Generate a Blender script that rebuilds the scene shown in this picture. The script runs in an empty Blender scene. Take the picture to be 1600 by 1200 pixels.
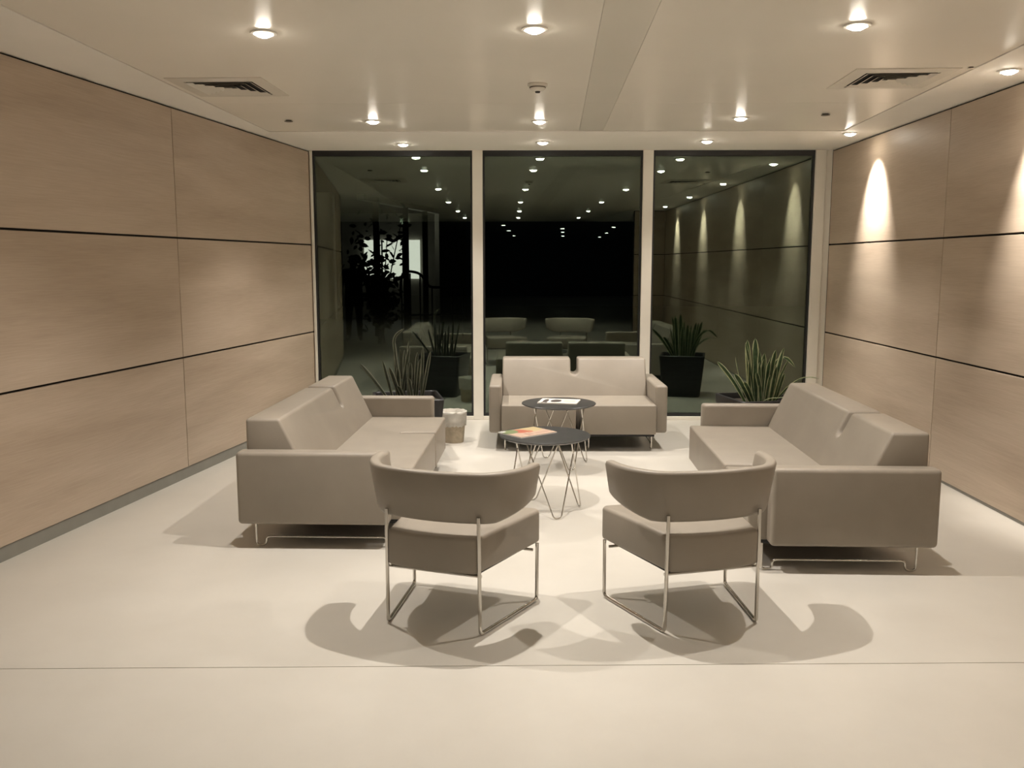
import bpy, bmesh, math, random
from mathutils import Vector, Matrix
random.seed(7)
C = bpy.context.scene.collection
sc = bpy.context.scene
PI = math.pi

# ------------------------------------------------------------------ camera, world, exposure
F, H = 1400.0, 1.6
cam_d = bpy.data.cameras.new('camera')
cam_d.sensor_fit = 'HORIZONTAL'; cam_d.sensor_width = 36.0; cam_d.lens = F / 1600.0 * 36.0
cam_d.clip_start = 0.05; cam_d.clip_end = 200
cam = bpy.data.objects.new('camera', cam_d); C.objects.link(cam)
cam.location = (0, 0, H)
cam.rotation_euler = (math.radians(90 - 7.688), 0, math.radians(0.608))
sc.camera = cam

w = bpy.data.worlds.new('night_sky'); sc.world = w; w.use_nodes = True
bg = w.node_tree.nodes['Background']
bg.inputs[0].default_value = (0.55, 0.65, 0.8, 1); bg.inputs[1].default_value = 0.0015   # overcast night

vs = sc.view_settings
vs.view_transform = 'Standard'; vs.look = 'None'; vs.gamma = 1.0; vs.use_curve_mapping = False
vs.exposure = -0.07
WARM = (1.0, 0.937, 0.86)
MAIN_W, WASH_W = 160.0, 320.0

# ------------------------------------------------------------------ materials
def new_mat(name):
    m = bpy.data.materials.new(name); m.use_nodes = True
    nt = m.node_tree
    return m, nt, nt.nodes['Principled BSDF']
def pmat(name, col, rough=0.5, metal=0.0, spec=0.5, noise=0.0, nscale=8.0, bump=0.0, bscale=200.0, coat=0.0, coat_r=0.2):
    m, nt, b = new_mat(name)
    b.inputs['Base Color'].default_value = (*col, 1); b.inputs['Roughness'].default_value = rough
    b.inputs['Metallic'].default_value = metal; b.inputs['Specular IOR Level'].default_value = spec
    b.inputs['Coat Weight'].default_value = coat; b.inputs['Coat Roughness'].default_value = coat_r
    tc = nt.nodes.new('ShaderNodeTexCoord')
    if noise:
        n = nt.nodes.new('ShaderNodeTexNoise'); n.inputs['Scale'].default_value = nscale; n.inputs['Detail'].default_value = 5
        nt.links.new(tc.outputs['Object'], n.inputs['Vector'])
        r = nt.nodes.new('ShaderNodeValToRGB')
        lo = [c * (1 - noise) for c in col]; hi = [min(1, c * (1 + noise)) for c in col]
        r.color_ramp.elements[0].color = (*lo, 1); r.color_ramp.elements[1].color = (*hi, 1)
        r.color_ramp.elements[0].position = 0.3; r.color_ramp.elements[1].position = 0.7
        nt.links.new(n.outputs['Fac'], r.inputs[0]); nt.links.new(r.outputs[0], b.inputs['Base Color'])
    if bump:
        n2 = nt.nodes.new('ShaderNodeTexNoise'); n2.inputs['Scale'].default_value = bscale
        nt.links.new(tc.outputs['Object'], n2.inputs['Vector'])
        bp = nt.nodes.new('ShaderNodeBump'); bp.inputs['Strength'].default_value = bump; bp.inputs['Distance'].default_value = 0.002
        nt.links.new(n2.outputs['Fac'], bp.inputs['Height']); nt.links.new(bp.outputs[0], b.inputs['Normal'])
    return m
def wood_mat():
    m, nt, b = new_mat('pale_oak_veneer')
    tc = nt.nodes.new('ShaderNodeTexCoord'); oi = nt.nodes.new('ShaderNodeObjectInfo')
    add = nt.nodes.new('ShaderNodeVectorMath'); add.operation = 'ADD'
    sep = nt.nodes.new('ShaderNodeVectorMath'); sep.operation = 'SCALE'; sep.inputs['Scale'].default_value = 17.0
    cmb = nt.nodes.new('ShaderNodeCombineXYZ')
    for k in range(3): nt.links.new(oi.outputs['Random'], cmb.inputs[k])
    nt.links.new(cmb.outputs[0], sep.inputs[0])
    nt.links.new(tc.outputs['Object'], add.inputs[0]); nt.links.new(sep.outputs[0], add.inputs[1])
    def nz(scale, det, dist=0.0):
        mp = nt.nodes.new('ShaderNodeMapping'); mp.inputs['Scale'].default_value = scale
        nt.links.new(add.outputs[0], mp.inputs['Vector'])
        n = nt.nodes.new('ShaderNodeTexNoise'); n.inputs['Scale'].default_value = 1; n.inputs['Detail'].default_value = det
        n.inputs['Distortion'].default_value = dist
        nt.links.new(mp.outputs[0], n.inputs['Vector']); return n
    big = nz((0.7, 1, 5.0), 3, 0.4); fine = nz((5, 5, 130), 4, 0.2)
    mx = nt.nodes.new('ShaderNodeMix'); mx.inputs[0].default_value = 0.32
    nt.links.new(big.outputs['Fac'], mx.inputs[2]); nt.links.new(fine.outputs['Fac'], mx.inputs[3])
    r = nt.nodes.new('ShaderNodeValToRGB')
    r.color_ramp.elements[0].position = 0.30; r.color_ramp.elements[1].position = 0.70
    r.color_ramp.elements[0].color = (0.39, 0.305, 0.228, 1); r.color_ramp.elements[1].color = (0.535, 0.437, 0.34, 1)
    nt.links.new(mx.outputs[0], r.inputs[0]); nt.links.new(r.outputs[0], b.inputs['Base Color'])
    b.inputs['Roughness'].default_value = 0.45; b.inputs['Specular IOR Level'].default_value = 0.3
    bp = nt.nodes.new('ShaderNodeBump'); bp.inputs['Strength'].default_value = 0.08; bp.inputs['Distance'].default_value = 0.002
    nt.links.new(fine.outputs['Fac'], bp.inputs['Height']); nt.links.new(bp.outputs[0], b.inputs['Normal'])
    return m
def floor_mat():
    m, nt, b = new_mat('pale_polished_stone')
    tc = nt.nodes.new('ShaderNodeTexCoord')
    n = nt.nodes.new('ShaderNodeTexNoise'); n.inputs['Scale'].default_value = 0.9; n.inputs['Detail'].default_value = 6; n.inputs['Roughness'].default_value = 0.6
    nt.links.new(tc.outputs['Object'], n.inputs['Vector'])
    r = nt.nodes.new('ShaderNodeValToRGB')
    r.color_ramp.elements[0].position = 0.3; r.color_ramp.elements[1].position = 0.7
    r.color_ramp.elements[0].color = (0.575, 0.54, 0.48, 1); r.color_ramp.elements[1].color = (0.655, 0.62, 0.56, 1)
    nt.links.new(n.outputs['Fac'], r.inputs[0]); nt.links.new(r.outputs[0], b.inputs['Base Color'])
    b.inputs['Roughness'].default_value = 0.32; b.inputs['Specular IOR Level'].default_value = 0.45
    return m
def glass_mat():
    m = bpy.data.materials.new('dark_window_glass'); m.use_nodes = True
    nt = m.node_tree; nt.nodes.clear()
    out = nt.nodes.new('ShaderNodeOutputMaterial'); mix = nt.nodes.new('ShaderNodeMixShader')
    tr = nt.nodes.new('ShaderNodeBsdfTransparent'); tr.inputs[0].default_value = (0.66, 0.70, 0.66, 1)
    gl = nt.nodes.new('ShaderNodeBsdfGlossy'); gl.inputs['Color'].default_value = (0.82, 0.96, 0.82, 1); gl.inputs['Roughness'].default_value = 0.0
    lw = nt.nodes.new('ShaderNodeLayerWeight'); lw.inputs['Blend'].default_value = 0.2
    mr = nt.nodes.new('ShaderNodeMapRange'); mr.inputs['To Min'].default_value = 0.13; mr.inputs['To Max'].default_value = 0.9
    nt.links.new(lw.outputs['Fresnel'], mr.inputs['Value'])
    nt.links.new(mr.outputs[0], mix.inputs[0]); nt.links.new(tr.outputs[0], mix.inputs[1]); nt.links.new(gl.outputs[0], mix.inputs[2])
    nt.links.new(mix.outputs[0], out.inputs[0])
    return m
def emit_mat(name, col, s):
    m = bpy.data.materials.new(name); m.use_nodes = True
    nt = m.node_tree; nt.nodes.clear()
    out = nt.nodes.new('ShaderNodeOutputMaterial'); e = nt.nodes.new('ShaderNodeEmission')
    e.inputs[0].default_value = (*col, 1); e.inputs[1].default_value = s
    nt.links.new(e.outputs[0], out.inputs[0]); return m
def cover_mat(name, kind):
    m, nt, b = new_mat(name)
    tc = nt.nodes.new('ShaderNodeTexCoord'); sp = nt.nodes.new('ShaderNodeSeparateXYZ')
    nt.links.new(tc.outputs['Generated'], sp.inputs[0])
    def mth(op, a, c):
        n = nt.nodes.new('ShaderNodeMath'); n.operation = op
        for i, v in enumerate((a, c)):
            if isinstance(v, (int, float)): n.inputs[i].default_value = v
            else: nt.links.new(v, n.inputs[i])
        return n.outputs[0]
    def box(x0, x1, y0, y1):
        a = mth('MULTIPLY', mth('GREATER_THAN', sp.outputs[0], x0), mth('LESS_THAN', sp.outputs[0], x1))
        c = mth('MULTIPLY', mth('GREATER_THAN', sp.outputs[1], y0), mth('LESS_THAN', sp.outputs[1], y1))
        return mth('MULTIPLY', a, c)
    def blob(x, y, rx, ry):
        dx = mth('DIVIDE', mth('SUBTRACT', sp.outputs[0], x), rx); dy = mth('DIVIDE', mth('SUBTRACT', sp.outputs[1], y), ry)
        return mth('LESS_THAN', mth('ADD', mth('MULTIPLY', dx, dx), mth('MULTIPLY', dy, dy)), 1.0)
    base, layers = {
        'red': ((0.56, 0.40, 0.31), [(blob(.22, .72, .34, .30), (0.53, 0.43, 0.24)), (blob(.30, .40, .24, .20), (0.48, 0.14, 0.09)), (blob(.45, .55, .12, .12), (0.49, 0.17, 0.10)), (blob(.16, .14, .30, .26), (0.20, 0.24, 0.12)), (blob(.02, .02, .17, .15), (0.53, 0.53, 0.50)), (box(.62, .90, .30, .36), (0.37, 0.19, 0.14)), (box(.62, .84, .42, .46), (0.37, 0.19, 0.14)), (box(.72, .78, .55, .92), (0.45, 0.26, 0.19))]),
        'white': ((0.80, 0.76, 0.70), [(blob(.42, .5, .14, .30), (0.06, 0.05, 0.05)), (blob(.16, .45, .07, .36), (0.05, 0.04, 0.04)), (box(.08, .24, .05, .2), (0.1, 0.08, 0.08)), (box(.62, .9, .62, .68), (0.4, 0.36, 0.33)), (box(.62, .9, .48, .53), (0.4, 0.36, 0.33)), (box(.62, .82, .34, .39), (0.4, 0.36, 0.33))]),
    }[kind]
    prev = None
    for fac, col in layers:
        mx = nt.nodes.new('ShaderNodeMix'); mx.data_type = 'RGBA'
        nt.links.new(fac, mx.inputs[0])
        if prev is None: mx.inputs[6].default_value = (*base, 1)
        else: nt.links.new(prev, mx.inputs[6])
        mx.inputs[7].default_value = (*col, 1); prev = mx.outputs[2]
    nt.links.new(prev, b.inputs['Base Color']); b.inputs['Roughness'].default_value = 0.3
    return m

M = dict(
    wood=wood_mat(), floor=floor_mat(), glass=glass_mat(),
    joint=pmat('dark_joint', (0.02, 0.017, 0.014), 0.9, noise=.1),
    floor_joint=pmat('floor_joint', (0.36, 0.32, 0.27), 0.9, noise=.1),
    plinth=pmat('grey_plinth', (0.24, 0.23, 0.20), 0.5, noise=.05),
    border=pmat('ceiling_border_paint', (0.90, 0.86, 0.79), 0.7, spec=0.2, noise=.02, nscale=2),
    panel=pmat('satin_ceiling_panel', (0.88, 0.83, 0.74), 0.30, spec=0.5, noise=.02, nscale=1.5),
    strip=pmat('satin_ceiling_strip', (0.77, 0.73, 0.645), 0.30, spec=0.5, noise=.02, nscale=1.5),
    frame=pmat('cream_window_frame', (0.74, 0.70, 0.62), 0.4, noise=.02),
    gasket=pmat('black_gasket', (0.012, 0.012, 0.012), 0.5, noise=.1),
    leather=pmat('taupe_leather', (0.285, 0.248, 0.203), 0.45, spec=0.4, noise=.05, nscale=5, bump=.15, bscale=260),
    piping=pmat('taupe_piping', (0.30, 0.262, 0.215), 0.5, noise=.05),
    chrome=pmat('chrome', (0.58, 0.555, 0.51), 0.14, metal=1.0, noise=.02),
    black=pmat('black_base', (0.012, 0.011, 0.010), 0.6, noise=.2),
    table=pmat('charcoal_tabletop', (0.032, 0.031, 0.030), 0.36, noise=.25, nscale=14),
    paper=pmat('paper_edges', (0.75, 0.72, 0.66), 0.8, noise=.03),
    red=cover_mat('magazine_cover_red', 'red'), white=cover_mat('magazine_cover_white', 'white'),
    planter=pmat('black_planter', (0.012, 0.011, 0.012), 0.38, noise=.15), soil=pmat('soil', (0.03, 0.022, 0.016), 0.95, noise=.4, nscale=40, bump=.8, bscale=60),
    leaf=pmat('leaf_green', (0.060, 0.105, 0.045), 0.4, noise=.45, nscale=22), leafedge=pmat('leaf_pale_edge', (0.52, 0.54, 0.34), 0.45, noise=.2, nscale=20),
    dryleaf=pmat('leaf_dull_green', (0.045, 0.055, 0.032), 0.45, noise=.4, nscale=22), dryedge=pmat('leaf_grey_edge', (0.28, 0.28, 0.21), 0.5, noise=.2),
    liner=pmat('white_bin_liner', (0.60, 0.57, 0.51), 0.45, noise=.10, nscale=20, bump=.5, bscale=40), bin=pmat('stone_bin', (0.46, 0.39, 0.29), 0.7, noise=.15, nscale=25, bump=.4, bscale=80),
    plastic=pmat('white_plastic', (0.70, 0.66, 0.58), 0.4, noise=.02), vent=pmat('vent_enamel', (0.70, 0.66, 0.58), 0.45, noise=.02), ventdark=pmat('vent_throat', (0.012, 0.011, 0.010), 0.8, noise=.2),
    brass=pmat('sprinkler_cap', (0.10, 0.08, 0.055), 0.5, noise=.1), trimring=pmat('downlight_trim', (0.80, 0.77, 0.70), 0.35, noise=.02),
    reflector=pmat('downlight_reflector', (0.85, 0.80, 0.70), 0.15, metal=1.0, noise=.01),
    lamp=emit_mat('downlight_lamp', (1.0, 0.92, 0.78), 120.0),
    farlamp=emit_mat('far_lamp', (1.0, 0.94, 0.84), 25.0),
    litroom=emit_mat('lit_room_window', (1.0, 0.97, 0.88), 1.7),
    hall=pmat('dark_hall', (0.03, 0.03, 0.03), 0.8, noise=.2), hallceil=pmat('hall_ceiling', (0.05, 0.05, 0.05), 0.8, noise=.1),
    paving=pmat('dark_paving', (0.10, 0.10, 0.09), 0.8, noise=.2, nscale=3), render=pmat('pavilion_render', (0.36, 0.34, 0.29), 0.8, noise=.1, nscale=3),
    steel=pmat('dark_steel', (0.015, 0.015, 0.015), 0.5, noise=.2), bark=pmat('bark', (0.05, 0.04, 0.03), 0.9, noise=.3, nscale=20),
    treeleaf=pmat('tree_leaf', (0.03, 0.05, 0.025), 0.5, noise=.4, nscale=6), cloth=pmat('dark_coat', (0.010, 0.010, 0.014), 0.9, noise=.2),
    skin=pmat('skin', (0.30, 0.20, 0.14), 0.6, noise=.05), hair=pmat('dark_hair', (0.012, 0.010, 0.009), 0.6, noise=.2), shoe=pmat('black_shoe', (0.01, 0.01, 0.01), 0.5, noise=.2),
)

# ------------------------------------------------------------------ helpers
def link(name, me, mats, parent=None, loc=(0, 0, 0), rot=(0, 0, 0)):
    o = bpy.data.objects.new(name, me); C.objects.link(o)
    if not isinstance(mats, (list, tuple)): mats = [mats]
    if not me.materials:
        for m in mats: me.materials.append(M[m])
    o.location = loc; o.rotation_euler = rot
    if parent: o.parent = parent
    return o
def obj(name, bm, mats, parent=None, loc=(0, 0, 0), rot=(0, 0, 0), smooth=None):
    bmesh.ops.recalc_face_normals(bm, faces=bm.faces)
    me = bpy.data.meshes.new(name); bm.to_mesh(me); bm.free()
    if smooth is not None:
        me.polygons.foreach_set('use_smooth', [True] * len(me.polygons))
        me.set_sharp_from_angle(angle=math.radians(smooth))
    return link(name, me, mats, parent, loc, rot)
def tag(o, label=None, cat=None, group=None, kind=None):
    for k, v in (('label', label), ('category', cat), ('group', group), ('kind', kind)):
        if v: o[k] = v
    return o
def empty(name, loc=(0, 0, 0), rz=0.0, parent=None):
    o = bpy.data.objects.new(name, None); C.objects.link(o)
    o.location = loc; o.rotation_euler = (0, 0, rz); o.empty_display_size = 0.1
    if parent: o.parent = parent
    return o
def copy_tree(o, parent=None):
    c = o.copy(); C.objects.link(c); c.parent = parent
    for ch in list(o.children):
        if ch.type != 'LIGHT': copy_tree(ch, c)
    return c
def box(bm, x0, x1, y0, y1, z0, z1):
    vs_ = [bm.verts.new(v) for v in ((x0, y0, z0), (x1, y0, z0), (x1, y1, z0), (x0, y1, z0), (x0, y0, z1), (x1, y0, z1), (x1, y1, z1), (x0, y1, z1))]
    for f in ((0, 3, 2, 1), (4, 5, 6, 7), (0, 1, 5, 4), (1, 2, 6, 5), (2, 3, 7, 6), (3, 0, 4, 7)): bm.faces.new([vs_[i] for i in f])
    return bm
def B(*a):
    bm = bmesh.new(); return box(bm, *a)
def bevel(bm, w, seg=3, ang=30):
    bmesh.ops.recalc_face_normals(bm, faces=bm.faces); bm.normal_update()
    es = [e for e in bm.edges if len(e.link_faces) == 2 and e.calc_face_angle(0) > math.radians(ang)]
    bmesh.ops.bevel(bm, geom=es, offset=w, segments=seg, affect='EDGES', profile=0.5, clamp_overlap=True)
    return bm
def prism(pts, z0, z1):
    """plan polygon pulled up from z0 to z1"""
    bm = bmesh.new()
    a = [bm.verts.new((x, y, z0)) for x, y in pts]; b = [bm.verts.new((x, y, z1)) for x, y in pts]
    bm.faces.new(a[::-1]); bm.faces.new(b)
    n = len(pts)
    for i in range(n): bm.faces.new((a[i], a[(i + 1) % n], b[(i + 1) % n], b[i]))
    return bm
def catmull(pts, per=6):
    pts = [Vector(p) for p in pts]; out = []
    for i in range(len(pts) - 1):
        p0 = pts[max(i - 1, 0)]; p1 = pts[i]; p2 = pts[i + 1]; p3 = pts[min(i + 2, len(pts) - 1)]
        for k in range(per):
            t = k / per
            out.append(0.5 * ((2 * p1) + (p2 - p0) * t + (2 * p0 - 5 * p1 + 4 * p2 - p3) * t * t + (3 * p1 - p0 - 3 * p2 + p3) * t ** 3))
    out.append(pts[-1]); return out
def rounded(pts, r, seg=4):
    """polyline with its inner corners rounded"""
    pts = [Vector(p) for p in pts]; out = [pts[0]]
    for i in range(1, len(pts) - 1):
        a, p, c = pts[i - 1], pts[i], pts[i + 1]
        rr = min(r, (a - p).length * .45, (c - p).length * .45)
        s = p + (a - p).normalized() * rr; e = p + (c - p).normalized() * rr
        for k in range(seg + 1):
            t = k / seg; out.append(s * (1 - t) ** 2 + p * 2 * t * (1 - t) + e * t * t)
    out.append(pts[-1]); return out
def tube(bm, pts, r, n=8, closed=False):
    pts = [Vector(p) for p in pts]; rs = r if isinstance(r, (list, tuple)) else [r] * len(pts)
    N = len(pts); up = None; rings = []
    for i, p in enumerate(pts):
        if closed: t = pts[(i + 1) % N] - pts[i - 1]
        else: t = pts[min(i + 1, N - 1)] - pts[max(i - 1, 0)]
        t.normalize()
        if up is None: up = t.orthogonal().normalized()
        else:
            up = up - t * up.dot(t); up = up.normalized() if up.length > 1e-5 else t.orthogonal().normalized()
        s = t.cross(up)
        rings.append([bm.verts.new(p + (up * math.cos(2 * PI * k / n) + s * math.sin(2 * PI * k / n)) * rs[i]) for k in range(n)])
    for i in range(N if closed else N - 1):
        a, b = rings[i], rings[(i + 1) % N]
        for k in range(n): bm.faces.new((a[k], a[(k + 1) % n], b[(k + 1) % n], b[k]))
    if not closed: bm.faces.new(rings[0][::-1]); bm.faces.new(rings[-1])
    return bm
def T(pts, r, n=8, closed=False): return tube(bmesh.new(), pts, r, n, closed)
def lathe(prof, n=24, close=False):
    bm = bmesh.new(); rings = []
    for r, z in prof:
        if r < 1e-5: rings.append([bm.verts.new((0, 0, z))])
        else: rings.append([bm.verts.new((r * math.cos(2 * PI * k / n), r * math.sin(2 * PI * k / n), z)) for k in range(n)])
    pairs = list(zip(rings, rings[1:])) + ([(rings[-1], rings[0])] if close else [])
    for a, b in pairs:
        for k in range(n):
            k2 = (k + 1) % n
            if len(a) == 1: bm.faces.new((a[0], b[k2], b[k]))
            elif len(b) == 1: bm.faces.new((a[k], a[k2], b[0]))
            else: bm.faces.new((a[k], a[k2], b[k2], b[k]))
    return bm

# ------------------------------------------------------------------ the room
D = 9.15          # glass line
ZC = 2.709        # ceiling
SEAM = (0.905, 1.782)
YB = -1.2         # where the alcove opens to the hall behind the viewer
def left_x(y): return -2.115 - 0.150 * (D - y)
RX = 3.08

# floor: joint bed with two great slabs
fl = tag(obj('floor', B(-10, 9, -26, D + .06, -.12, -.006), 'floor_joint'), 'pale polished stone floor with one fine joint', 'floor', kind='structure')
def ys(x): return 3.41 + 0.0245 * x - 0.0     # the joint runs slightly askew
obj('floor_slab', prism([(-10, ys(-10) + .0025), (9, ys(9) + .0025), (9, D + .06), (-10, D + .06)], -.03, 0), 'floor', fl)
obj('floor_slab', prism([(-10, -26), (9, -26), (9, ys(9) - .0025), (-10, ys(-10) - .0025)], -.03, 0), 'floor', fl)

def panel_wall(name, label, p0, p1, cols, nrm, zbase, plinth):
    """backing wall from p0 to p1 (plan) faced with veneered panels on the side nrm; cols = distances of the vertical joints"""
    p0 = Vector((*p0, 0)); p1 = Vector((*p1, 0)); L = (p1 - p0).length; d = (p1 - p0).normalized()
    ang = math.atan2(d.y, d.x)
    side = 1 if Vector((-d.y, d.x, 0)).dot(Vector((*nrm, 0))) > 0 else -1
    def yb(a, b): return (a, b) if side > 0 else (-b, -a)
    wl = obj(name, B(0, L, *yb(-.16, -.022), 0, ZC + .12), 'joint', None, p0, (0, 0, ang))
    tag(wl, label, 'wall', kind='structure')
    zs = [zbase, *SEAM, ZC - .013]
    g, gv = .007, .0035
    for i in range(len(cols) - 1):
        for k in range(3):
            x0 = cols[i] + gv; x1 = cols[i + 1] - gv
            bm = B(x0, x1, *yb(-.022, 0), zs[k] + (g if k else 0), zs[k + 1] - (g if k < 2 else 0))
            bevel(bm, .0015, 1)
            obj('wall_panel', bm, 'wood', wl)
    if plinth:
        pl = obj('baseboard_' + name.split('_', 1)[1], B(0, L, *yb(-.022, -.008), 0, zbase - .004), 'plinth', None, p0, (0, 0, ang))
        tag(pl, 'recessed grey plinth along the foot of the ' + name.split('_', 1)[1] + ' wall', 'baseboard', kind='structure')
    return wl
YL = 3.3         # the left wall ends just outside the picture, where a dark side hall opens
Ll = math.hypot(D - YL, left_x(YL) - left_x(D)); sl = Ll / (D - YL)
panel_wall('wall_left', 'left wall of pale oak veneer panels with dark joints', (left_x(D), D), (left_x(YL), YL), [0, 2.58 * sl, 5.1 * sl, Ll], (1, 0), 0.085, True)
panel_wall('wall_right', 'right wall of pale oak veneer panels washed by spotlights', (RX, D), (RX, YB), [0.03, 2.49, 4.95, 7.4, D - YB], (-1, 0), 0.022, True)
panel_wall('wall_rear_right', 'short return wall of oak panels behind the viewer', (RX, YB), (2.42, YB), [0, RX - 2.42], (0, 1), 0.022, True)

# ceiling: flush border round a field of satin panels with a shadow gap
ce = tag(obj('ceiling', B(-10, 9, -6.3, D + .3, ZC + .05, ZC + .2), 'joint'), 'ceiling of satin panels inside a flush pale border', 'ceiling', kind='structure')
tag(obj('ceiling_hall', B(-10, 9, -26, -6.3, ZC + .05, ZC + .2), 'hallceil'), 'dark ceiling of the hall behind the viewer', 'ceiling', kind='structure')
def pl_(y): return -2.153 + 0.0285 * (y - 7.83)
def pr_(y): return 2.725 + 0.050 * (y - 7.83)
YF, YN = 7.84, -6.3
g = .006
for nm, poly in (('ceiling_border', [(-3.9, YF + g), (3.6, YF + g), (3.6, D + .15), (-3.9, D + .15)]),
                 ('ceiling_border', [(-9.9, YN), (pl_(YN) - g, YN), (pl_(YF) - g, YF + g), (-3.9, YF + g), (-3.9, YL + .3), (-9.9, YL + .3)]),
                 ('ceiling_border', [(pr_(YN) + g, YN), (8.9, YN), (8.9, 0), (3.6, 0), (3.6, YF + g), (pr_(YF) + g, YF + g)])):
    obj(nm, prism(poly, ZC, ZC + .04), 'border', ce)
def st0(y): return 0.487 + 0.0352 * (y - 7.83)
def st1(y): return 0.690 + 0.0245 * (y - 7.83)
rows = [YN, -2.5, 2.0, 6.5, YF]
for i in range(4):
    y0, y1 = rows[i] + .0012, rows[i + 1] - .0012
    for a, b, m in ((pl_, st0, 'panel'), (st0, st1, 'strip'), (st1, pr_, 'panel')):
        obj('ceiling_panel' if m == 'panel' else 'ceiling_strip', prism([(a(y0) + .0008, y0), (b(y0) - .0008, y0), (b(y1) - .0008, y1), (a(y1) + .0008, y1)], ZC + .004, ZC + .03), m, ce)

# window wall: three dark panes between cream posts
xs = [(-2.112, -2.088), (-0.492, -0.390), (1.205, 1.307), (2.908, 3.012)]
for i, (a, b) in enumerate(xs):
    o = obj('trim_%d' % (i + 1), bevel(B(a, b, D - .05, D + .07, 0, ZC), .003, 1), 'frame')
    tag(o, ['slim cream jamb at the left wall', 'cream window post between left and middle pane', 'cream window post between middle and right pane', 'cream window jamb beside the right wall'][i], 'window post', kind='structure')
tag(obj('trim_5', B(3.012, RX - .002, D - .03, D + .07, 0, ZC), 'frame'), 'narrow cream strip between jamb and right wall', 'trim', kind='structure')
tag(obj('trim_6', bevel(B(-2.088, 2.908, D - .045, D + .06, 0, .035), .003, 1), 'frame'), 'low cream sill under the three panes', 'window sill', kind='structure')
for i in range(3):
    a, b = xs[i][1], xs[i + 1][0]; z0, z1 = .035, ZC
    wn = tag(empty('window_%d' % (i + 1), ((a + b) / 2, D, z0)), ['left dark window pane', 'middle dark window pane behind the short sofa', 'right dark window pane mirroring the lit wall'][i], 'window', kind='structure')
    hw = (b - a) / 2; hh = z1 - z0
    for (x0, x1, c0, c1) in ((-hw, hw, hh - .055, hh), (-hw, hw, 0, .03), (-hw, -hw + .02, .03, hh - .055), (hw - .02, hw, .03, hh - .055)):
        obj('gasket', B(x0, x1, -.02, .03, c0, c1), 'gasket', wn)
    obj('pane', B(-hw + .015, hw - .015, 0, .012, .02, hh - .04), 'glass', wn)

# hall behind the viewer (seen only as a dark reflection)
tag(obj('wall_back', B(-10, 9, -26.2, -26, 0, ZC + .2), 'hall'), 'dark far wall of the hall behind the viewer', 'wall', kind='structure')
tag(obj('wall_hall_left', B(-10.2, -10, -26, YL + .3, 0, ZC + .2), 'hall'), 'dark left wall of the hall behind the viewer', 'wall', kind='structure')
tag(obj('wall_hall_front', B(-10, left_x(YL) - .165, YL + .02, YL + .2, 0, ZC + .04), 'hall'), 'dark wall of the side hall beyond the left wall end', 'wall', kind='structure')
tag(obj('wall_hall_right', B(9, 9.2, -26, 0, 0, ZC + .2), 'hall'), 'dark right wall of the hall behind the viewer', 'wall', kind='structure')

# ------------------------------------------------------------------ downlights
def make_downlight():
    r = empty('recessed_downlight')
    obj('trim_ring', lathe([(.049, -.009), (.062, -.007), (.065, -.002), (.065, 0), (.049, 0)], 28, True), 'trimring', r, smooth=40)
    obj('reflector', lathe([(.0485, -.0085), (.047, -.004), (.046, -.0005)], 28), 'reflector', r, smooth=60)
    obj('lamp', lathe([(0, -.024), (.020, -.022), (.034, -.016), (.042, -.008), (.045, -.0005), (0, -.0005)], 28), 'lamp', r)
    return r
dl0 = make_downlight(); used = [False]
def downlight(x, y, z, label, power, cone, blend, tilt=(0, 0), group='ceiling downlights', soft=.014):
    o = dl0 if not used[0] else copy_tree(dl0)
    used[0] = True
    o.location = (x, y, z - .0005)
    tag(o, label, 'downlight', group)
    l = bpy.data.lights.new('spot_beam', 'SPOT'); l.energy = power; l.color = WARM
    l.spot_size = math.radians(cone); l.spot_blend = blend; l.shadow_soft_size = soft
    lo = bpy.data.objects.new('spot_beam', l); C.objects.link(lo)
    lo.parent = o; lo.location = (0, 0, -.04); lo.rotation_euler = (tilt[0], tilt[1], 0)
    return o
COL = ('left', 'middle', 'right')
for x, y, k, lb in ((-1.258, 4.54, .78, 'bright downlight nearest the left air vent'), (.06, 4.48, 1.3, 'bright downlight at the top middle, before the smoke detector'), (1.582, 4.43, .78, 'bright downlight nearest the right air vent')):
    downlight(x, y, ZC + .004, lb, MAIN_W * k, 116, .75)
for x, y, lb in ((-1.176, 7.29, 'downlight of the far ceiling row above the long left sofa'), (.14, 7.30, 'downlight just beyond the smoke detector'), (1.692, 7.16, 'downlight of the far ceiling row above the long right sofa')):
    downlight(x, y, ZC + .004, lb, MAIN_W * .9, 108, .75)
for x, y, lb in ((-1.115, 8.64, 'small downlight in the border above the left window pane'), (.194, 8.52, 'small downlight in the border above the middle window pane'), (1.697, 8.45, 'small downlight in the border above the right window pane')):
    downlight(x, y, ZC, lb, MAIN_W * .5, 96, .8)
for k, y in enumerate((1.62, -1.25, -4.1)):
    for j, x in enumerate((-1.34, -.02, 1.46)):
        downlight(x - .03 * k, y, ZC + .004, '%s downlight of the %s mirrored row, seen reflected in the panes' % (COL[j], ('first', 'second', 'third')[k]), MAIN_W * (.08, .14, .1)[k], 104, .75, group='mirrored ceiling downlights')
for y, lb in ((7.97, 'wall washer in the right border beside the window corner'), (5.43, 'wall washer in the right border at the picture edge'), (2.87, 'wall washer mirrored mid-way along the right pane'), (.3, 'wall washer mirrored farthest along the right pane')):
    downlight(2.83, y, ZC, lb, WASH_W, 62, 1.0, (0, math.radians(-24)), 'wall washers over the right wall', .03)
fl0 = None
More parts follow.
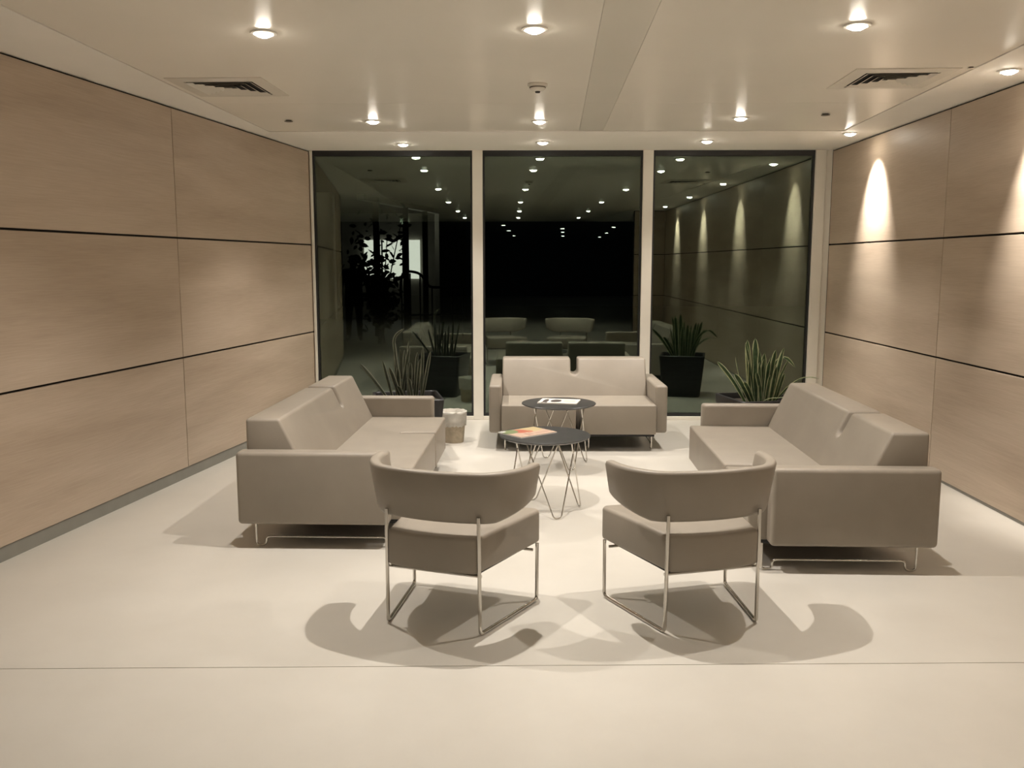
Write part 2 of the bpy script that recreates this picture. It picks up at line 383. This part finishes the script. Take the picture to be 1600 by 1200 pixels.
for k, (x, y) in enumerate(((-.56, -9.8), (-.46, -14.4), (-.33, -20.5), (1.38, -12.5), (1.54, -16), (1.78, -21), (3.0, -11.3), (3.3, -17), (3.5, -22.5))):
    o = lathe([(0, -.012), (.05, -.012), (.06, -.006), (.06, 0), (0, 0)], 16)
    if fl0 is None: fl0 = obj('hall_lamp', o, 'farlamp'); q = fl0
    else: o.free(); q = fl0.copy(); C.objects.link(q)
    q.location = (x, y, ZC + .049); tag(q, '%s lamp of the tiny %s trio mirrored in the middle pane' % (('nearest', 'second', 'farthest')[k % 3], COL[k // 3]), 'lamp', 'hall lamps mirrored in the dark pane')

# air vents: four-way louvre diffusers
def make_vent():
    r = empty('air_vent'); S = .30
    def ring(s0, z0, s1, z1, th):
        bm = bmesh.new()
        def q(s, z): return [bm.verts.new(v) for v in ((-s, -s, z), (s, -s, z), (s, s, z), (-s, s, z))]
        a, b, c, d = q(s0, z0), q(s1, z1), q(s1 - .001, z1 + th), q(s0 - .001, z0 + th)
        for u, v in ((a, b), (b, c), (c, d), (d, a)):
            for k in range(4): bm.faces.new((u[k], u[(k + 1) % 4], v[(k + 1) % 4], v[k]))
        return bm
    obj('frame', ring(S, -.003, S - .085, -.008, .006), 'vent', r)
    obj('throat', B(-S + .086, S - .086, -S + .086, S - .086, .0005, .0015), 'ventdark', r)
    for k in range(4):
        s = S - .092 - .047 * k
        obj('louvre', ring(s, -.012, s - .026, .0, .0015), 'vent', r)
    obj('core_plate', B(-.022, .022, -.022, .022, -.010, -.008), 'vent', r)
    return r
v0 = make_vent(); v0.location = (-1.865, 5.90, ZC + .002); v0.rotation_euler.z = math.radians(-1.6)
tag(v0, 'square louvred air vent in the ceiling beside the left border', 'air vent', 'ceiling air vents')
v1 = copy_tree(v0); v1.location = (2.245, 5.68, ZC + .002); v1.rotation_euler.z = math.radians(-2.5)
tag(v1, 'square louvred air vent in the ceiling beside the right border', 'air vent', 'ceiling air vents')

sd = tag(empty('smoke_detector', (.099, 5.82, ZC + .004)), 'round white smoke detector in the middle of the ceiling', 'smoke detector')
obj('base', lathe([(0, 0), (.062, 0), (.064, -.010), (.060, -.016), (0, -.016)], 28), 'plastic', sd, smooth=40)
obj('sensor_head', lathe([(0, -.016), (.050, -.016), (.050, -.030), (.036, -.042), (.022, -.046), (0, -.046)], 28), 'plastic', sd, smooth=40)
obj('sensor_tip', lathe([(0, -.046), (.017, -.046), (.014, -.054), (0, -.054)], 20), 'ventdark', sd)
obj('slot_band', lathe([(.051, -.020), (.0515, -.026), (.049, -.026), (.049, -.020)], 28, True), 'brass', sd)
for x, y, lb in ((-1.836, 7.25, 'small dark sprinkler cap near the left far ceiling corner'), (2.289, 6.99, 'small dark sprinkler cap between right vent and window'), (2.574, 5.36, 'small sprinkler cap close to the right border edge')):
    s = tag(empty('sprinkler_cap', (x, y, ZC + .004)), lb, 'sprinkler', 'ceiling sprinkler caps')
    pale = x > 2.5; k_ = .6 if pale else 1
    obj('cover_disc', lathe([(0, -.010), (.032 * k_, -.010), (.034 * k_, -.007), (0, -.007)], 20), 'vent' if pale else 'brass', s)
    obj('collar', lathe([(0, -.007), (.022 * k_, -.007), (.024 * k_, 0), (0, 0)], 20), 'brass' if pale else 'ventdark', s)

# ------------------------------------------------------------------ sofas
AW, AL, SD = .108, .855, .95       # arm width, arm length, seat depth
Z0, ZS, ZA, ZB = .147, .402, .558, .728
def make_sofa(name, n, notch, loc, rz, insets):
    """origin: floor, middle of the back edge; sits facing -Y locally; notch = its distance from the middle"""
    r = empty(name, loc, rz); W = n * .66; hw = W / 2
    # seat with a slit from the front edge
    nw, nd = .025, .25; fy = -SD
    pts = [(-hw, -.06), (-hw, fy), (notch - nw, fy), (notch - nw, fy + nd), (notch + nw, fy + nd), (notch + nw, fy), (hw, fy), (hw, -.06)]
    bm = bevel(prism(pts, Z0, ZS), .013, 3)
    obj('seat', bm, 'leather', r, smooth=50)
    # backrest with a notch cut from the top
    def fr(z): return -(.225 + (ZB - z) * .47)
    nw, nd = .034, .145
    out = [(-hw, ZS - .012), (hw, ZS - .012), (hw, ZB), (notch + nw, ZB)]
    for k in range(9):
        a = -k / 8 * PI
        out.append((notch + nw * math.cos(a), ZB - nd + nw + nw * math.sin(a)))
    out += [(notch - nw, ZB), (-hw, ZB)]
    bm = bmesh.new()
    fa = [bm.verts.new((x, fr(z), z)) for x, z in out]; ba = [bm.verts.new((x, -.03, z)) for x, z in out]
    bm.faces.new(fa); bm.faces.new(ba[::-1])
    for i in range(len(out)):
        j = (i + 1) % len(out); bm.faces.new((fa[i], ba[i], ba[j], fa[j]))
    bevel(bm, .018, 4, 40)
    bk = obj('backrest', bm, 'leather', r, smooth=45)
    for x0, x1 in ((-hw + .016, notch - nw - .014), (notch + nw + .014, hw - .016)):
        obj('piping', T([(x0, fr(ZB) + .0075, ZB - .0075), (x1, fr(ZB) + .0075, ZB - .0075)], .0045, 6), 'piping', bk)
    obj('back_panel', B(-hw, hw, -.06, -.012, Z0, ZS), 'leather', r)
    for s in (-1, 1):
        x0, x1 = (-hw - AW, -hw - .001) if s < 0 else (hw + .001, hw + AW)
        ar = obj('armrest', bevel(B(x0, x1, -AL, 0, Z0 - .004, ZA), .024, 5), 'leather', r, smooth=50)
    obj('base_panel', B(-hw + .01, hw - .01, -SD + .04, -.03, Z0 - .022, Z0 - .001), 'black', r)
    ya, yb, zr = -.085, -SD + .065, .058
    for x in insets:
        pts = [(x, ya, Z0), (x, ya, .007), (x, ya - .055, .007), (x, ya - .058, zr), (x, yb + .058, zr), (x, yb + .055, .007), (x, yb, .007), (x, yb, Z0)]
        obj('leg_frame', T(rounded(pts, .022, 4), .0062, 8), 'chrome', r, smooth=60)
    return r
h2, h3 = .66 + AW, .99 + AW
s = make_sofa('loveseat', 2, 0.0, (.485, 8.475, 0), math.radians(.3), (-.63, .09, .63))
tag(s, 'short taupe two-seat sofa in front of the dark windows', 'sofa', 'taupe lounge sofas')
a = math.radians(-1.3)
s = make_sofa('lounge_sofa', 3, .33, (-1.569, 5.965, 0), PI / 2 + a, (-1.035, .92))
tag(s, 'long taupe three-seat sofa along the left wall, seat split visible', 'sofa', 'taupe lounge sofas')
a = math.radians(-1.6)
s = make_sofa('lounge_sofa', 3, .33, (2.175, 5.57, 0), -PI / 2 + a, (1.04, -.92))
tag(s, 'long taupe three-seat sofa along the spotlit right wall', 'sofa', 'taupe lounge sofas')

# ------------------------------------------------------------------ tub chairs with sled frames
def make_chair():
    """origin: floor, midway between the rear feet; faces +Y"""
    r = empty('tub_chair')
    rw, fw_, ln = .222, .322, .474
    seat_pts = []
    # rear edge bowed, sides splayed, front straight
    for k in range(7):
        t = -1 + 2 * k / 6; seat_pts.append((t * .212, -.012 - .030 * (1 - t * t)))
    seat_pts += [(.322, .52), (.300, .545), (-.300, .545), (-.322, .52)]
    bm = prism(seat_pts, .277, .438); bevel(bm, .016, 3, 40)
    obj('seat', bm, 'leather', r, smooth=40)
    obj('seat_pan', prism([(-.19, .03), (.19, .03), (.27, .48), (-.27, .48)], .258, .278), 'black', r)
    # wrap-round backrest: outline swept along a U in plan, bottom edge rising to the tips
    plan = catmull([(-.402, .295), (-.388, .180), (-.335, .062), (-.232, -.022), (0, -.055), (.232, -.022), (.335, .062), (.388, .180), (.402, .295)], 6)
    N = len(plan); bm = bmesh.new(); rings = []
    for i, p in enumerate(plan):
        t = abs(i / (N - 1) * 2 - 1)
        tg = (plan[min(i + 1, N - 1)] - plan[max(i - 1, 0)]).normalized(); nr = Vector((-tg.y, tg.x))   # points inwards
        if nr.dot(Vector((0, .25)) - Vector(p)) < 0: nr = -nr
        e = max(0, (t - .93) / .07)                       # soft tips
        zt = .722 - .008 * e * e; zb = .492 + .066 * max(0, (t - .42) / .58) + .012 * e * e
        th = .050 - .010 * e
        sec = []
        rr = .016
        prof = [(0, zb + rr), (.006, zb + .004), (rr, zb), (th - rr, zb), (th - .005, zb + .005), (th, zb + rr), (th, zt - rr), (th - .005, zt - .005), (th - rr, zt), (rr, zt), (.006, zt - .004), (0, zt - rr)]
        for u, z in prof:
            lean = (.722 - z) * .17
            q = Vector(p) * (1 - 0) + nr * (u + lean)
            sec.append(bm.verts.new((q.x, q.y, z)))
        rings.append(sec)
    for a_, b_ in zip(rings, rings[1:]):
        for k in range(12): bm.faces.new((a_[k], a_[(k + 1) % 12], b_[(k + 1) % 12], b_[k]))
    caps = [bm.faces.new(rings[0]), bm.faces.new(rings[-1])]
    bmesh.ops.recalc_face_normals(bm, faces=bm.faces)
    es = list({e for f in caps for e in f.edges})
    bmesh.ops.bevel(bm, geom=es, offset=.010, segments=3, affect='EDGES', profile=.5, clamp_overlap=True)
    obj('backrest', bm, 'leather', r, smooth=50)
    for s in (-1, 1):
        pts = [(s * (rw - .004), -.004, .53), (s * rw, 0, .010), (s * fw_, ln, .010), (s * fw_, ln + .004, .285)]
        obj('sled_frame', T(rounded(pts, .022, 4), .0085, 10), 'chrome', r, smooth=60)
    obj('cross_bar', T([(-rw, .02, .262), (rw, .02, .262)], .007, 8), 'chrome', r, smooth=60)
    obj('cross_bar', T([(-fw_ + .01, ln - .03, .262), (fw_ - .01, ln - .03, .262)], .007, 8), 'chrome', r, smooth=60)
    return r
c0 = make_chair(); c0.location = (-.386, 3.762, 0); c0.rotation_euler.z = math.radians(-19.2)
tag(c0, 'taupe tub chair on a chrome sled frame in front of the left sofa', 'chair', 'tub chairs with their backs to the viewer')
c1 = copy_tree(c0); c1.location = (.8385, 3.788, 0); c1.rotation_euler.z = math.radians(15.6)
tag(c1, 'taupe tub chair on a chrome sled frame in front of the right sofa', 'chair', 'tub chairs with their backs to the viewer')

# ------------------------------------------------------------------ wire tables and magazines
def make_table():
    r = empty('side_table'); hT = .50
    obj('tabletop', lathe([(0, hT - .018), (.272, hT - .018), (.293, hT - .008), (.295, hT - .003), (.292, hT), (0, hT)], 56), 'table', r, smooth=35)
    obj('mounting_ring', T([(.205 * math.cos(2 * PI * k / 28), .205 * math.sin(2 * PI * k / 28), hT - .023) for k in range(28)], .005, 6, True), 'chrome', r, smooth=60)
    for k in range(4):
        ph = 2 * PI * k / 4
        def P(a, rad, z): return (rad * math.cos(ph + a), rad * math.sin(ph + a), z)
        pts = [P(-.95, .205, hT - .023), P(-.10, .245, .006), P(.10, .245, .006), P(.95, .205, hT - .023)]
        obj('wire_leg', T(rounded(pts, .03, 5), .0046, 7), 'chrome', r, smooth=60)
    return r
t0 = make_table(); t0.location = (.153, 5.708, 0); t0.rotation_euler.z = math.radians(-72)
tag(t0, 'round charcoal wire-legged table nearer the chairs, with colourful magazines', 'table', 'round wire tables')
t1 = copy_tree(t0); t1.location = (.297, 7.045, 0); t1.rotation_euler.z = math.radians(22)
tag(t1, 'round charcoal wire-legged table by the short sofa, with white magazine', 'table', 'round wire tables')
def magazine(name, label, cover, x, y, z, lx, ly, rz, th=.006, grp=None):
    r = tag(empty(name, (x, y, z), math.radians(rz)), label, 'magazine', grp)
    bm = B(-lx / 2, lx / 2, -ly / 2, ly / 2, 0, th - .0012); obj('pages', bm, 'paper', r)
    bm = B(-lx / 2 - .001, lx / 2 + .001, -ly / 2 - .001, ly / 2 + .001, th - .0012, th); obj('front_cover', bm, cover, r)
    obj('spine', B(-lx / 2 - .0015, -lx / 2, -ly / 2, ly / 2, 0, th), cover, r)
    return r
magazine('magazine', 'magazine with pink, red and green cover on the nearer table', 'red', .040, 5.762, .500, .235, .305, -50, .007, 'magazines on the wire tables')
magazine('magazine', 'white magazine with dark picture on the table by the short sofa', 'white', .302, 7.075, .500, .31, .232, -12, .009, 'magazines on the wire tables')

# ------------------------------------------------------------------ planters with sword-leaved plants
def make_planter(name, label, loc, rz, top, bot, h):
    r = tag(empty(name, loc, math.radians(rz)), label, 'planter', 'black corner planters')
    bm = bmesh.new()
    def ring(s, z, rad=.04):
        out = []
        for cx, cy, a0 in ((1, 1, 0), (-1, 1, 90), (-1, -1, 180), (1, -1, 270)):
            for k in range(5):
                a = math.radians(a0 + k * 22.5); out.append(bm.verts.new((cx * (s - rad) + rad * math.cos(a), cy * (s - rad) + rad * math.sin(a), z)))
        return out
    t, b = top / 2, bot / 2
    rg = [ring(b - .01, 0), ring(b, .012), ring(b + (t - b) * .55 , h * .5), ring(t, h - .006), ring(t - .006, h), ring(t - .020, h), ring(t - .026, h - .008), ring(t - .03, h - .06)]
    for u, v in zip(rg, rg[1:]):
        for k in range(20): bm.faces.new((u[k], u[(k + 1) % 20], v[(k + 1) % 20], v[k]))
    bm.faces.new(rg[0][::-1])
    obj('pot', bm, 'planter', r, smooth=40)
    bm = bmesh.new(); sr = ring(t - .031, h - .05); bm.faces.new(sr); obj('soil', bm, 'soil', r)
    return r
def leaf(parent, pts, wd, mats, twist=0.0):
    """a long stiff leaf along pts (local to the planter) with a pale rim"""
    P = catmull(pts, 4); N = len(P); bm = bmesh.new(); rings = []
    side0 = Vector((math.cos(twist), math.sin(twist), 0))
    for i, p in enumerate(P):
        t = i / (N - 1); tg = (P[min(i + 1, N - 1)] - P[max(i - 1, 0)]).normalized()
        s = (side0 - tg * side0.dot(tg)); s = s.normalized() if s.length > .05 else tg.orthogonal().normalized()
        nn = tg.cross(s); wv = wd * (.62 + .38 * math.sin(min(1, t * 1.7) * PI / 2)) * (1 if t < .72 else max(.06, 1 - ((t - .72) / .28) ** 2))
        rings.append([bm.verts.new(p + s * (wv * c) + nn * (wv * d)) for c, d in ((-1, .28), (-.66, .10), (0, -.06), (.66, .10), (1, .28))])
    for a_, b_ in zip(rings, rings[1:]):
        for k in range(4):
            f = bm.faces.new((a_[k], a_[k + 1], b_[k + 1], b_[k])); f.material_index = 1 if k in (0, 3) else 0
    # thickness
    bmesh.ops.solidify(bm, geom=list(bm.faces), thickness=.003)
    return obj('leaf', bm, mats, parent, smooth=60)
def plant(r, h, leaves, mats):
    inv = Matrix.Rotation(-r.rotation_euler.z, 3, 'Z')
    for (bx, by, tx, ty, tz, bend, wd, tw) in leaves:
        b = Vector((bx, by, h - .06)); t = Vector((tx, ty, tz)); m1 = b.lerp(t, .38) + Vector((0, 0, bend)); m2 = b.lerp(t, .72) + Vector((0, 0, bend * .9))
        leaf(r, [inv @ b, inv @ m1, inv @ m2, inv @ t], wd, mats, tw - r.rotation_euler.z)
PR = make_planter('planter', 'tall black planter of striped sword leaves behind the right sofa', (1.965, 7.40, 0), 12, .54, .44, .50)
lv = [(-.10, -.05, -.36, -.08, .80, .03, .020, .4), (-.07, -.10, -.22, -.10, .70, .02, .022, -.2), (-.06, .0, -.10, .0, .97, .02, .024, .1), (-.04, -.08, -.13, -.06, .955, .04, .014, .3),
      (-.08, -.05, -.10, -.10, .83, .0, .020, .8), (-.02, -.03, -.035, .0, .985, .03, .026, -.2), (.0, -.12, -.02, -.10, .80, -.02, .018, .2), (.0, -.06, .03, -.05, .82, .01, .022, .5),
      (.04, .02, .05, .02, .86, .0, .024, 0), (.06, -.05, .11, -.04, .85, .01, .020, .9), (.08, .03, .15, .04, .885, .02, .022, .2), (.10, -.02, .19, -.02, .88, .01, .018, -.3),
      (.11, .05, .22, .05, .90, .02, .022, .4), (.12, 0, .25, .02, .80, .02, .016, .6), (.05, .08, .07, .10, .80, 0, .024, 1.1), (-.03, .07, -.02, .08, .84, 0, .024, .7),
      (-.05, -.11, -.15, -.14, .64, .02, .018, .1), (.03, -.13, .06, -.15, .70, 0, .018, .3), (.10, -.10, .17, -.12, .74, .01, .018, .5), (.02, -.02, .0, -.02, .88, 0, .022, .2), (.06, .0, .09, .0, .80, 0, .022, .1), (-.05, -.02, -.06, -.04, .90, 0, .02, 1.0), (.09, .06, .12, .08, .82, 0, .022, .8), (.13, -.05, .20, -.06, .70, .01, .018, .2), (-.01, .03, .01, .03, .90, 0, .02, .9), (.02, -.09, -.05, -.13, .72, .02, .018, 0), (.08, -.08, .12, -.10, .76, 0, .02, .2), (-.09, .06, -.17, .1, .82, .01, .02, 1.2)]
plant(PR, .50, lv, ['leaf', 'leafedge'])
# one leaf that arches over the sofa corner and one lying along the rim
inv = Matrix.Rotation(-PR.rotation_euler.z, 3, 'Z')
leaf(PR, [inv @ Vector(p) for p in ((.10, -.10, .44), (.20, -.14, .585), (.33, -.16, .675), (.45, -.17, .67))], .018, ['leaf', 'leafedge'], .3)
leaf(PR, [inv @ Vector(p) for p in ((-.02, -.16, .45), (.03, -.225, .512), (.14, -.235, .525), (.24, -.22, .56))], .012, ['leaf', 'leafedge'], 1.4)
leaf(PR, [inv @ Vector(p) for p in ((.05, .10, .44), (.16, .16, .72), (.27, .20, .80), (.37, .22, .72))], .018, ['leaf', 'leafedge'], .2)
PL = make_planter('planter', 'tall black planter of sparse thin leaves behind the left sofa', (-.955, 7.42, 0), 12, .56, .45, .50)
lv = [(-.13, -.05, -.38, -.06, .775, .01, .014, .3), (-.10, -.08, -.19, -.08, .80, .0, .013, .2), (-.09, .02, -.10, .02, .95, .0, .014, 0), (-.03, -.10, -.13, -.12, .75, .01, .018, .2),
      (-.06, .03, .02, .05, .905, .02, .016, .5), (-.04, .08, -.03, .10, .88, 0, .018, .9), (.02, .02, .03, .0, .78, 0, .018, .3), (.05, .06, .08, .08, .86, 0, .016, .6),
      (.08, -.06, .12, -.06, .82, .02, .014, .1), (.12, -.03, .20, -.02, .875, .0, .014, .4), (.11, .04, .13, .05, .90, 0, .013, .2), (.0, -.12, -.06, -.16, .60, .02, .016, .1),
      (.06, -.10, .03, -.12, .66, .02, .016, .6), (-.06, -.05, -.07, -.06, .74, 0, .02, .2), (.0, .05, .01, .06, .95, 0, .018, 1.0)]
plant(PL, .50, lv, ['dryleaf', 'dryedge'])
inv = Matrix.Rotation(-PL.rotation_euler.z, 3, 'Z')
leaf(PL, [inv @ Vector(p) for p in ((-.04, .0, .44), (-.09, .0, .80), (-.10, .0, .98), (-.02, .02, 1.06))], .012, ['dryleaf', 'dryedge'], .2)
leaf(PL, [inv @ Vector(p) for p in ((.02, -.14, .45), (.10, -.22, .512), (.20, -.26, .520), (.30, -.27, .505))], .014, ['dryleaf', 'dryedge'], 1.4)

# ------------------------------------------------------------------ waste bin
wb = tag(empty('waste_bin', (-.612, 7.955, 0)), 'small stone-coloured waste bin with white liner beside the left sofa', 'waste bin')
obj('bin_body', lathe([(0, 0), (.088, 0), (.092, .006), (.112, .268), (.106, .268), (.088, .02), (0, .02)], 32), 'bin', wb, smooth=40)
bm = bmesh.new(); n = 40; rings = []
for r0, z0, jit in ((.1055, .150, .012), (.1135, .160, .014), (.1165, .21, .004), (.120, .262, .003), (.121, .280, .004), (.113, .285, .004), (.103, .268, .006), (.092, .19, .010), (.06, .12, .02), (.0, .10, 0)):
    rg = []
    for k in range(n if r0 else 1):
        a = 2 * PI * k / n
        rg.append(bm.verts.new(((r0 + random.uniform(0, .003)) * math.cos(a), (r0 + random.uniform(0, .003)) * math.sin(a), z0 + random.uniform(-jit, jit))))
    rings.append(rg)
for u, v in zip(rings, rings[1:]):
    for k in range(n):
        if len(v) == 1: bm.faces.new((u[k], u[(k + 1) % n], v[0]))
        else: bm.faces.new((u[k], u[(k + 1) % n], v[(k + 1) % n], v[k]))
obj('bin_liner', bm, 'liner', wb, smooth=60)

# ------------------------------------------------------------------ night courtyard beyond the left pane
tag(obj('ground', B(-14, 14, D + .1, 34, -.12, -.02), 'paving'), 'dark courtyard paving outside the window', 'paving', kind='structure')
pv = tag(empty('pavilion', (-3.3, 18.9, 0)), 'dim lit pavilion seen through the left pane behind a tree', 'building')
def slab(p0, p1, t, z0, z1):
    d = (Vector(p1) - Vector(p0)).normalized(); n = Vector((-d.y, d.x)) * t
    return prism([Vector(p0) - n, Vector(p1) - n, Vector(p1) + n, Vector(p0) + n], z0, z1)
obj('roof_beam', slab((-.05, 0), (1.04, 5.3), .08, 2.90, 3.02), 'render', pv)
obj('back_wall', B(-1.9, 1.7, 7.3, 7.45, 0, 3.02), 'render', pv)
obj('end_wall', slab((1.04, 5.3), (1.40, 7.3), .06, 0, 3.02), 'render', pv)
for k in (.16, .52, .80):
    obj('post', B(1.09 * k - .10, 1.09 * k + .03, 5.3 * k - .06, 5.3 * k + .06, 0, 2.92), 'steel', pv)
wn = obj('lit_window', B(-1.25, .36, 7.22, 7.29, 1.15, 2.26), 'litroom', pv)
for x in (-.75, -.15): obj('window_bar', B(x, x + .04, 7.18, 7.22, 1.15, 2.26), 'steel', wn)
lt = obj('added_fill_lamp', lathe([(0, 2.86), (.045, 2.86), (.05, 2.89), (0, 2.89)], 20), 'litroom', pv, (.27, 4.6, 0))  # added lamp and point light behind a post, to brighten the pavilion inside
l = bpy.data.lights.new('added_fill_light', 'POINT'); l.energy = 14; l.color = (1, .95, .85); l.shadow_soft_size = .12
lo = bpy.data.objects.new('added_fill_light', l); C.objects.link(lo); lo.parent = pv; lo.location = (.27, 4.6, 2.7)
# railing
rl = tag(empty('railing', (-2.5, 18.6, -.02)), 'dark curved metal railing beside the tree outside', 'railing')
obj('handrail', T(catmull([(0, 0, .95), (.05, 0, 1.40), (.35, 0, 1.42), (.52, .1, 1.25), (.62, .3, 1.12), (1.25, .5, 1.12)], 5), .028, 8), 'steel', rl, smooth=60)
obj('lower_rail', T([(.05, 0, .55), (.55, .1, .55), (1.25, .5, .55)], .02, 8), 'steel', rl, smooth=60)
for k, (x, y, z) in enumerate(((.02, 0, 1.0), (.20, 0, 1.41), (.40, .02, 1.40), (.62, .3, 1.12), (.82, .37, 1.12), (1.03, .44, 1.12), (1.25, .5, 1.12))):
    obj('baluster', T([(x, y, -.02), (x, y, z)], .016, 6), 'steel', rl, smooth=60)
# tree
tr = tag(empty('courtyard_tree', (-2.82, 18.1, -.02)), 'leafy dark tree in the courtyard against the lit pavilion', 'tree')
bm = bmesh.new(); tips = []
for k in range(11):
    a = random.uniform(0, 2 * PI); hgt = random.uniform(1.1, 2.75); sp = random.uniform(.1, .55)
    p = catmull([(random.uniform(-.08, .08), random.uniform(-.08, .08), 0), (sp * .3 * math.cos(a), sp * .3 * math.sin(a), hgt * .45), (sp * math.cos(a), sp * math.sin(a), hgt)], 5)
    tube(bm, p, [.022 * (1 - .7 * i / len(p)) for i in range(len(p))], 6); tips.append(p)
obj('stems', bm, 'bark', tr, smooth=60)
bm = bmesh.new()
for k in range(560):
    p = random.choice(tips); q = p[random.randrange(4, len(p))] + Vector((random.gauss(0, .17), random.gauss(0, .17), random.gauss(0, .13)))
    if q.z < .25: continue
    L_ = random.uniform(.06, .115); R_ = Matrix.Rotation(random.uniform(0, 2 * PI), 3, 'Z') @ Matrix.Rotation(random.uniform(-1.5, 1.5), 3, 'X') @ Matrix.Rotation(random.uniform(-1.2, 1.2), 3, 'Y')
    bm.faces.new([bm.verts.new(q + R_ @ Vector(v) * L_) for v in ((-1, 0, 0), (-.35, -.42, .06), (.4, -.38, .05), (1, 0, -.1), (.4, .38, .05), (-.35, .42, .06))])
tag(obj('foliage', bm, 'treeleaf', tr), kind='stuff')
# far garden wall that the figure stands before
gw = tag(obj('garden_wall', bevel(B(-11, -5.4, 26, 26.3, -.02, 3.6), .01, 1), 'render'), 'dim garden wall far beyond the left pane', 'garden wall', kind='structure')

# person in a dark coat
pr = tag(empty('person', (-3.50, 18.75, -.02), math.radians(8)), 'person in a dark coat standing outside the left pane', 'person')
J = dict(pelvis=(0, 0, .93), waist=(0, 0, 1.10), chest=(0, .02, 1.32), neck=(0, .01, 1.50), head0=(0, -.02, 1.60), head1=(0, -.02, 1.72),
         sl=(-.19, .01, 1.43), el=(-.27, .03, 1.15), wl=(-.27, -.05, .90), sr=(.19, .01, 1.43), er=(.29, .04, 1.15), wr=(.31, -.04, .90),
         hl=(-.09, 0, .90), kl=(-.11, -.03, .50), al=(-.13, .03, .09), tl=(-.15, -.13, .04), hr=(.09, 0, .90), kr=(.10, -.04, .50), ar=(.11, .0, .09), t_r=(.14, -.16, .04))
E_ = [('pelvis', 'waist'), ('waist', 'chest'), ('chest', 'neck'), ('neck', 'head0'), ('head0', 'head1'), ('chest', 'sl'), ('sl', 'el'), ('el', 'wl'), ('chest', 'sr'), ('sr', 'er'), ('er', 'wr'),
      ('pelvis', 'hl'), ('hl', 'kl'), ('kl', 'al'), ('al', 'tl'), ('pelvis', 'hr'), ('hr', 'kr'), ('kr', 'ar'), ('ar', 't_r')]
R_ = dict(pelvis=(.17, .13), waist=(.16, .12), chest=(.18, .13), neck=(.06, .06), head0=(.082, .09), head1=(.075, .085), sl=(.085, .08), el=(.06, .06), wl=(.042, .036), sr=(.085, .08), er=(.06, .06), wr=(.042, .036),
          hl=(.10, .10), kl=(.07, .075), al=(.05, .055), tl=(.04, .035), hr=(.10, .10), kr=(.07, .075), ar=(.05, .055), t_r=(.04, .035))
def fingers(side):
    x = -.27 if side < 0 else .31; y = -.05 if side < 0 else -.04
    pts, ed, rad = [], [], []
    base = 'wl' if side < 0 else 'wr'
    pm = ('pm' + base, (x, y - .01, .83)); out = [pm]; ee = [(base, pm[0])]; rr = {pm[0]: (.020, .040)}
    for k, (dy, ln) in enumerate(((-.036, .075), (-.013, .088), (.010, .082), (.032, .064))):
        n1, n2 = 'f%d%s' % (k, base), 'g%d%s' % (k, base)
        out += [(n1, (x, y + dy, .785)), (n2, (x - side * .012, y + dy * 1.05, .785 - ln))]
        ee += [(pm[0], n1), (n1, n2)]; rr[n1] = (.010, .010); rr[n2] = (.008, .008)
    out += [('th' + base, (x - side * .012, y - .062, .80)), ('tk' + base, (x - side * .018, y - .078, .755))]; ee += [(pm[0], 'th' + base), ('th' + base, 'tk' + base)]
    rr['th' + base] = (.011, .011); rr['tk' + base] = (.009, .009)
    return out, ee, rr
for s_ in (-1, 1):
    o_, e_, r_ = fingers(s_); J.update(o_); E_ += e_; R_.update(r_)
names = list(J); me = bpy.data.meshes.new('body'); me.from_pydata([J[n_] for n_ in names], [(names.index(a_), names.index(b_)) for a_, b_ in E_], [])
bo = link('body', me, 'cloth', pr)
sk = bo.modifiers.new('skin', 'SKIN'); sk.use_smooth_shade = True
for i, n_ in enumerate(names):
    me.skin_vertices[0].data[i].radius = R_[n_]
me.skin_vertices[0].data[0].use_root = True
sb = bo.modifiers.new('sub', 'SUBSURF'); sb.levels = 2; sb.render_levels = 2
obj('hair', lathe([(0, 1.795), (.05, 1.785), (.082, 1.74), (.088, 1.68), (.080, 1.62), (.06, 1.60)], 18), 'hair', pr, (0, .006, -.005), smooth=60)
obj('coat', lathe([(.20, .72), (.19, .90), (.178, 1.10), (.19, 1.32), (.12, 1.46), (.075, 1.50)], 20), 'cloth', pr, smooth=60)
pr.children[-1].scale = (1.05, .80, 1)
obj('face', lathe([(0, 1.785), (.045, 1.775), (.068, 1.72), (.070, 1.66), (.055, 1.59), (.03, 1.565), (0, 1.56)], 16), 'skin', pr, (0, -.035, 0), smooth=60)
nose = T([(0, -.098, 1.69), (0, -.118, 1.655), (0, -.098, 1.645)], [.006, .012, .008], 6); obj('nose', nose, 'skin', pr, smooth=60)
for s_ in (-1, 1):
    obj('eye', lathe([(0, -.008), (.008, 0), (0, .008)], 8), 'hair', pr, (s_ * .028, -.098, 1.69))
    obj('ear', lathe([(0, -.028), (.012, -.01), (.012, .012), (0, .028)], 8), 'skin', pr, (s_ * .080, -.01, 1.67))
obj('mouth', T([(-.022, -.094, 1.615), (0, -.102, 1.613), (.022, -.094, 1.615)], .004, 6), 'hair', pr)
